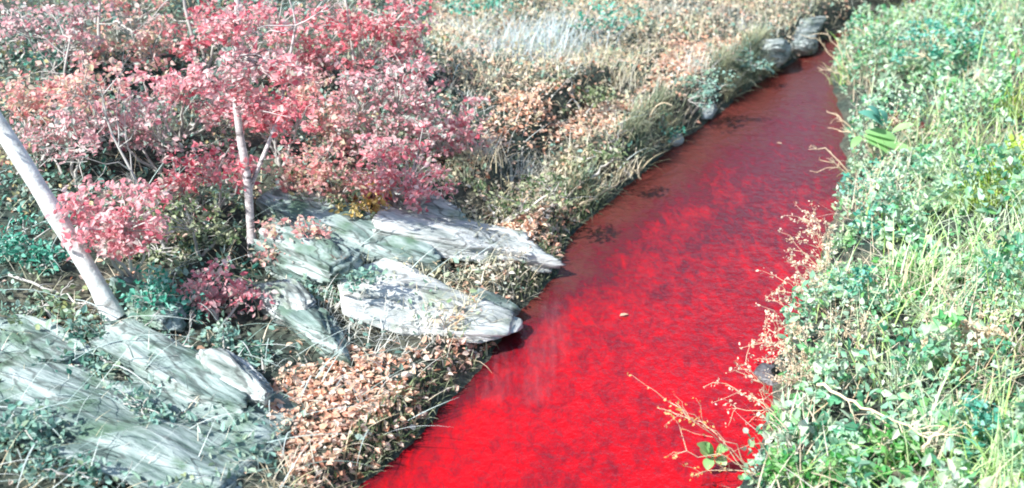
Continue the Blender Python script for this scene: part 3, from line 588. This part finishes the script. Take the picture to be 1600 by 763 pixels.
P = bank_points(20000, 'R'); P = P[fbm(P[:, 0] * 1.6, P[:, 1] * 1.6, 95, 3) > 0.06]; n = len(P); P[:, 2] += R.uniform(0, .35, n)
stuff('dead_stems', 'tangle of cream dead stems woven through the right bank weeds', blade_geo(P, R.uniform(.15, .55, n), R.uniform(.008, .020, n), R.uniform(.2, 1.5, n), R.uniform(-.6, .9, n), None, 4), 'cream')

# ------------------------------------------------------------------ single plants, stems and sticks
def plant_leaves(name, label, base_px, leaves, mat, group, stem='straw', cat='plant'):
    """leaves: (pixel of base, pixel of tip, width in pixels); every leaf a part of its own"""
    B = ground_at(*base_px); o = empty(name, B); tag(o, label, cat, group); k = mpp(B)
    st = []
    for (a, b, w, m) in leaves:
        A_ = at_y(*a, B[1] - .05); T_ = at_y(*b, B[1] - R.uniform(.05, .25)); L = np.linalg.norm(T_ - A_); ax = (T_ - A_) / L
        nn = np.array([R.normal() * .2, -.55, .85]); sd = np.cross(nn, ax); sd /= np.linalg.norm(sd); nn = np.cross(ax, sd)
        t = np.linspace(0, 1, 8); V = []; Fq = []
        for i, tt in enumerate(t):
            c = A_ + ax * L * tt + nn * L * .14 * math.sin(tt * 2.6); hw = w * k * .5 * max(.04, math.sin(math.pi * min(1, tt * .93 + .05)) ** .7)
            V += [c - sd * hw + nn * hw * .35, c, c + sd * hw + nn * hw * .35]
            if i: q = 3 * i; Fq += [[q - 3, q - 2, q + 1, q], [q - 2, q - 1, q + 2, q + 1]]
        link('leaf', mesh_from('leaf', np.array(V) - B, Fq, M[m or mat], True), o)
        st.append((curve_pts(B - [0, 0, .03], A_, 5, .05, .04) - B, np.linspace(.008, .005, 5)))
    link('stems', mesh_from('stems', *tube_geo(st, 5), M[stem], True), o); return o
plant_leaves('broadleaf_plant', 'vivid green broad leaf under a teal one at the upper right waterline', (1375, 260),
             [((1350, 212), (1412, 244), 20, 'green'), ((1352, 206), (1400, 222), 17, 'green'), ((1348, 218), (1392, 248), 16, 'green'), ((1385, 228), (1425, 238), 13, 'green'), ((1345, 214), (1330, 232), 13, 'green'),
              ((1380, 198), (1338, 178), 18, 'teal'), ((1376, 192), (1352, 168), 15, 'teal'), ((1384, 194), (1372, 172), 13, 'teal'), ((1360, 250), (1330, 272), 15, 'mint'), ((1378, 252), (1412, 276), 15, 'mint'), ((1368, 255), (1372, 285), 14, 'teal'), ((1395, 205), (1428, 196), 12, 'mint')], 'green', 'broad leaved plants on the right bank')
plant_leaves('waterside_plant', 'small bright green plant overhanging the red water at the bottom', (1150, 745),
             [((1115, 715), (1085, 695), 22, None), ((1118, 712), (1140, 705), 22, None), ((1110, 716), (1105, 735), 18, None), ((1120, 716), (1135, 728), 18, 'mint'), ((1100, 712), (1110, 690), 16, None)], 'green', 'broad leaved plants on the right bank')
def leafy(name, label, base_px, crowns, mat, **kw): return shrub(name, label, base_px, crowns, mat, group='weeds standing on the right bank', stemmat='straw', cat='weed plant', **kw)
for r in [
    ('green_weed', 'bright green leafy weed low in the bottom right', (1390, 735), [(1385, 690, 45, 30), (1420, 700, 30, 25)], 'green'),
    ('dark_green_weed', 'dark green weed at the bottom edge near the water', (1250, 775), [(1240, 735, 45, 25), (1275, 745, 35, 22)], 'green'),
    ('lime_weed', 'lime green clump near the right edge, upper half', (1560, 320), [(1560, 280, 40, 30), (1585, 240, 30, 30)], 'limegrass'),
    ('teal_weed', 'teal weed clump on the waterline below the broad leaves', (1350, 300), [(1350, 280, 40, 25), (1385, 315, 35, 30)], 'teal'),
    ('deep_teal_weed', 'deep teal clump in the middle of the right bank', (1370, 375), [(1370, 345, 40, 30)], 'teal'),
    ('shaded_weed', 'teal weed behind the cream twiggy bush at midstream', (1330, 480), [(1330, 445, 40, 30)], 'teal'),
    ('far_weed', 'blue green weed clump at the top of the right bank', (1480, 120), [(1450, 70, 45, 35), (1500, 60, 45, 40), (1540, 110, 40, 35)], 'teal'),
    ('tall_mint_weed', 'tall mint green clump at the top edge right of the boulders', (1400, 110), [(1370, 50, 40, 35), (1410, 80, 35, 40), (1350, 100, 25, 35)], 'mint'),
    ('dusky_weed', 'dusky green clump near the bottom right corner', (1540, 700), [(1530, 660, 40, 35), (1570, 690, 35, 30)], 'teal'),
    ('grass_green_weed', 'grass green clump at the bottom edge right of centre bank', (1340, 780), [(1330, 740, 40, 28)], 'green'),
    ('pale_weed', 'whitish dry weed in the lower right among the greens', (1500, 590), [(1490, 550, 45, 35), (1530, 520, 35, 30)], 'cream'),
]: leafy(*r, dens=.8, leaf=.06)
def tuft(name, label, base_px, n, L, W, mat, lean=(.1, .8), bend=(.4, 1.6), head=None, group='grass tufts', spread=.14, cat='grass tuft'):
    B = ground_at(*base_px); o = empty(name, B); tag(o, label, cat, group)
    P = np.column_stack([R.normal(0, spread, n), R.normal(0, spread, n), np.full(n, -.03)])
    hd = None if head is None else R.normal(head[0], head[1], n)
    link('blades', mesh_from('blades', *blade_geo(P, R.uniform(.6, 1.15, n) * L, np.full(n, W) * R.uniform(.7, 1.2, n), R.uniform(*lean, n), R.uniform(*bend, n), hd, 6), M[mat]), o); return o
for lab, b, n, L, W, mt in [
    ('yellow green grass tuft near the right edge below the dark gap', (1540, 330), 90, .95, .018, 'limegrass'),
    ('long pale grass tuft left of the yellow green one', (1480, 330), 80, .95, .018, 'palegrass'),
    ('pale grass tuft at the right edge halfway down', (1580, 430), 80, .9, .018, 'palegrass'),
    ('lime grass tuft at the right edge near the top', (1580, 180), 70, .9, .018, 'limegrass'),
    ('cream grass tuft in the middle of the right bank', (1440, 450), 60, .8, .016, 'palegrass'),
    ('pale grass tuft above the green weed in the lower right', (1400, 620), 60, .7, .015, 'palegrass'),
    ('pale tuft beside the dusky clump in the bottom right corner', (1580, 750), 60, .9, .016, 'palegrass'),
    ('thin cream tuft at the far waterline below the boulders', (1320, 130), 50, .8, .016, 'palegrass')]:
    tuft('grass_tuft', lab, b, n, L, W, mt, group='grass tufts on the right bank')
for lab, b, n, L in [
    ('bluish pale grass tuft at the top of the dry slope', (820, 80), 260, .75),
    ('whitish grass tuft on the dry slope left of the blue green bush', (870, 70), 260, .75),
    ('straw tuft hanging over the scarp above the salmon apron', (830, 290), 90, .55),
    ('straw tuft on the bank edge above the dark upper water', (960, 275), 70, .5),
    ('pale tuft near the far bank bush', (1080, 110), 90, .55),
    ('straw tuft in the middle of the dry grass slope', (960, 130), 100, .55),
    ('dry tuft right of the rose shrub', (760, 250), 90, .55)]:
    tuft('dry_tuft', lab, b, n, L, .014, 'frost' if n > 200 else 'drygrass', group='dry tufts on the left bank', spread=.2 + .25 * (n > 200))
# cream twiggy weeds leaning over the water along the right edge
def twiggy(name, label, base_px, tips_px, group='dry stems leaning over the water', mat='straw', seeds=True, ra=.006, cat='dry stems'):
    B = ground_at(*base_px); o = empty(name, B); tag(o, label, cat, group); L2, pts = [], []
    for t in tips_px:
        T_ = at_y(*t, B[1] + R.uniform(-.3, .3)); c = curve_pts(B + [R.normal() * .06, R.normal() * .06, -.03], T_, 8, .10, .03)
        L2.append((c - B, np.linspace(ra, ra * .45, 8)))
        for q in range(5):
            m = c[R.integers(3, 8)]; d = nrm((c[-1] - c[0])[None])[0] + R.normal(size=3) * .7; e = m + d * R.uniform(.06, .2)
            L2.append((curve_pts(m, e, 4, .05, .06) - B, np.linspace(ra * .5, ra * .25, 4))); pts += [e, (e + m) / 2]
        pts.append(T_)
    link('stems', mesh_from('stems', *tube_geo(L2, 4), M[mat], True), o)
    if seeds:
        v, f = cluster_leaves(np.array(pts), 2 if 'fanning' in label or 'sparse' in label else 5, .04, .034, .4); s = link('seed_heads', mesh_from('seed_heads', v - B, f, M['tan' if 'fanning' in label else 'cream']), o); s['kind'] = 'stuff'
    return o
twiggy('twiggy_weed', 'cream twiggy weed over the water at midstream', (1300, 420), [(1255, 345), (1245, 375), (1270, 335), (1290, 350), (1235, 390), (1280, 370), (1262, 360)])
twiggy('twiggy_weed', 'pinkish cream stems over the water below the midstream one', (1290, 495), [(1225, 440), (1215, 455), (1245, 430), (1260, 455), (1225, 470), (1275, 440)])
twiggy('twiggy_weed', 'dense cream seed stems above the dark stone in the water', (1262, 570), [(1195, 510), (1190, 530), (1215, 495), (1235, 510), (1200, 545), (1225, 540), (1245, 500)])
twiggy('twiggy_weed', 'sparse pale stems just above the bottom plant', (1225, 655), [(1120, 598), (1150, 580), (1135, 640), (1165, 570), (1175, 620)])
twiggy('twiggy_weed', 'straw stems fanning left over the bottom red water', (1190, 745), [(1040, 625), (1060, 650), (1050, 712), (1085, 660), (1090, 740)])
twiggy('twiggy_weed', 'cream seed stems on the bank right of the dark stone', (1275, 610), [(1205, 560), (1225, 545), (1240, 575), (1215, 590), (1255, 560), (1235, 600)])
twiggy('twiggy_weed', 'short cream stems beside the shaded teal weed at midstream', (1300, 460), [(1240, 410), (1262, 400), (1280, 415), (1250, 430), (1292, 400)])
twiggy('broken_reed', 'broken straw reed sticking out over upper water', (1330, 285), [(1268, 228), (1300, 262), (1280, 250)], seeds=False, ra=.014)
twiggy('broken_reed', 'bent straw reed just above the broken one', (1345, 220), [(1292, 175), (1310, 205)], seeds=False, ra=.013)
twiggy('broken_reed', 'tall straw reeds at the far end of the water', (1330, 130), [(1275, 60), (1290, 45), (1280, 110), (1310, 60)], seeds=False, ra=.012)
twiggy('dry_bush', 'pale dry bush in the lower right, full of fine stems', (1520, 570), [(1450, 500), (1490, 480), (1530, 490), (1560, 500), (1470, 530), (1580, 540)], group='dry bushes on the right bank')
twiggy('dry_bush', 'cream dry bush on the right bank beside the midstream stems', (1320, 560), [(1280, 520), (1300, 500), (1330, 490), (1350, 510)], group='dry bushes on the right bank')
twiggy('dry_bush', 'beige dry bush near the upper waterline behind the broad leaves', (1440, 250), [(1400, 190), (1430, 175), (1460, 180), (1480, 210), (1415, 230)], group='dry bushes on the right bank')
def stick(name, label, pts, ra, mat, lift=.1, group='fallen branches', cat='branch'):
    P = np.array([ground_at(*p) for p in pts]); z, on = drop(P[:, 0], P[:, 1]); P[:, 2] = np.maximum(z, P[:, 2]) + lift
    Q = smooth_line(P, 14); Q += R.normal(size=Q.shape) * .012; B = Q[0].copy()
    o = empty(name, B); tag(o, label, cat, group)
    link('stem', mesh_from('stem', *tube_geo([(Q - B, np.linspace(ra, ra * .45, 14))], 7), M[mat], True), o)
    tw = []
    for k in (4, 7, 10, 12): tw += twigs(Q[k], Q[min(k + 2, 13)] - Q[k] + np.array([0, 0, .05]), 1, .35, ra * .4, .12)
    for l, r in tw: link('twig', mesh_from('twig', *tube_geo([(l - B, r)], 4), M[mat], True), o)
    return o
stick('fallen_branch', 'pale dead stalk lying across the weeds at the bottom right', [(1270, 655), (1350, 700), (1440, 745)], .018, 'straw', .42)
stick('fallen_branch', 'tan stalk crossing the other at the bottom right', [(1430, 765), (1460, 735), (1485, 690)], .02, 'straw', .42)
stick('fallen_branch', 'pale root lying along the waterline above the salmon apron', [(905, 335), (945, 310), (985, 288)], .022, 'straw', .12)
stick('fallen_branch', 'grey stick standing from the root over the water edge', [(985, 290), (972, 270), (950, 225)], .018, 'twig', .12)
stick('fallen_branch', 'thin grey stick lying on the ledge at bottom left', [(140, 700), (175, 740), (200, 765)], .018, 'twig', .05)
stick('fallen_branch', 'grey stick left of the leaning trunk base', [(20, 440), (90, 470), (160, 500)], .018, 'twig', .08)
stick('fallen_branch', 'pale stick in the hollow below the leaning trunk', [(190, 520), (240, 545), (300, 560)], .018, 'twig', .12)
stick('fallen_branch', 'arched dead stem in front of the rounded boulder', [(455, 410), (500, 415), (545, 460)], .018, 'brown', .3)
stick('fallen_branch', 'thin stick on the slope between forked tree and dark brush', [(255, 330), (310, 370), (355, 395)], .014, 'twig', .2)
stick('fallen_branch', 'whitish stick across the salmon shrubs at the upper left', [(185, 85), (215, 105), (240, 125)], .02, 'twig', .5)
# curved vine
B = ground_at(1022, 228); Pv = px_line([(1022, 228), (1014, 205), (1014, 185), (1022, 168), (1036, 158), (1050, 165)], B[1])
o = empty('curved_vine', B); tag(o, 'pale vine curving round a dark green bush at the waterline', 'vine')
link('stem', mesh_from('stem', *tube_geo([(smooth_line(Pv, 16) - B, np.linspace(.014, .008, 16))], 6), M['straw'], True), o)
# leaves afloat
for lab, p, s, a in [('small whitish leaf floating in mid creek', (968, 494), .12, .4), ('pale leaf floating on the upper water', (1222, 225), .10, 2.6)]:
    c = at_z(*p, .012); A = np.array([[math.cos(a), math.sin(a), .05]])
    v, f = leaf_geo(np.zeros((1, 3)), A, np.array([[0, .1, 1.]]), np.array([s]), np.array([s * .6]), .05, .15)
    o = link('floating_leaf', mesh_from('floating_leaf', v, f, M['cream']), None, c); tag(o, lab, 'leaf', 'leaves afloat on the red water')

# pale reflections on the water below the slabs, painted on thin sheets
m, N, L = new_mat('painted reflection')
geo = N.new('ShaderNodeNewGeometry'); mp = N.new('ShaderNodeMapping'); mp.inputs['Scale'].default_value = (16, 1.4, 1); L.new(geo.outputs['Position'], mp.inputs[0])
no = N.new('ShaderNodeTexNoise'); no.inputs['Scale'].default_value = 1; no.inputs['Detail'].default_value = 6; L.new(mp.outputs[0], no.inputs['Vector'])
fa = N.new('ShaderNodeAttribute'); fa.attribute_name = 'streak_fade'
mu = N.new('ShaderNodeMath'); mu.operation = 'MULTIPLY'; L.new(no.outputs[0], mu.inputs[0]); L.new(fa.outputs['Fac'], mu.inputs[1])
rr = ramp(N, [(.26, (0, 0, 0)), (.75, (.15, .15, .15))]); L.new(mu.outputs[0], rr.inputs[0])
p = N.new('ShaderNodeBsdfPrincipled'); p.inputs['Base Color'].default_value = (.42, .20, .24, 1); p.inputs['Roughness'].default_value = .5
t = N.new('ShaderNodeBsdfTransparent'); ms = N.new('ShaderNodeMixShader'); L.new(rr.outputs[0], ms.inputs[0]); L.new(t.outputs[0], ms.inputs[1]); L.new(p.outputs[0], ms.inputs[2])
o = N.new('ShaderNodeOutputMaterial'); L.new(ms.outputs[0], o.inputs[0]); M['reflection'] = m
for lab, pts, w in [('long pale pink painted reflection on the water below the jutting slab', [(872, 455), (862, 520), (842, 590), (826, 655)], .75),
                    ('short pale painted reflection against the bank beside the salmon litter', [(790, 530), (778, 590), (768, 640)], .6)]:
    C = np.array([at_z(*q, .006) for q in pts]); B = C[0].copy(); C = smooth_line(C, 16); V, Fq, fl = [], [], []
    T = np.gradient(C, axis=0); T /= np.linalg.norm(T, axis=1)[:, None]
    for i in range(16):
        hw = w * .5 * math.sin(math.pi * (i + .6) / 16.2) ** .6 * (1 + .15 * math.sin(i * 1.1)); sd_ = np.array([-T[i, 1], T[i, 0], 0])
        for j in range(5): u = (j - 2) / 2; V.append(C[i] + sd_ * hw * u - B); fl.append((1 - abs(u) ** 2) * min(1, 3 * math.sin(math.pi * i / 15)))
        if i:
            for j in range(4): q = i * 5 + j; Fq.append([q - 5, q - 4, q + 1, q])
    me = mesh_from('reflection_streak', np.array(V), Fq, M['reflection'], True); k = me.attributes.new('streak_fade', 'FLOAT', 'POINT'); k.data.foreach_set('value', np.array(fl, np.float32))
    o = link('reflection_streak', me, None, B); tag(o, lab, 'reflection', 'painted reflections on the red water', 'thing')
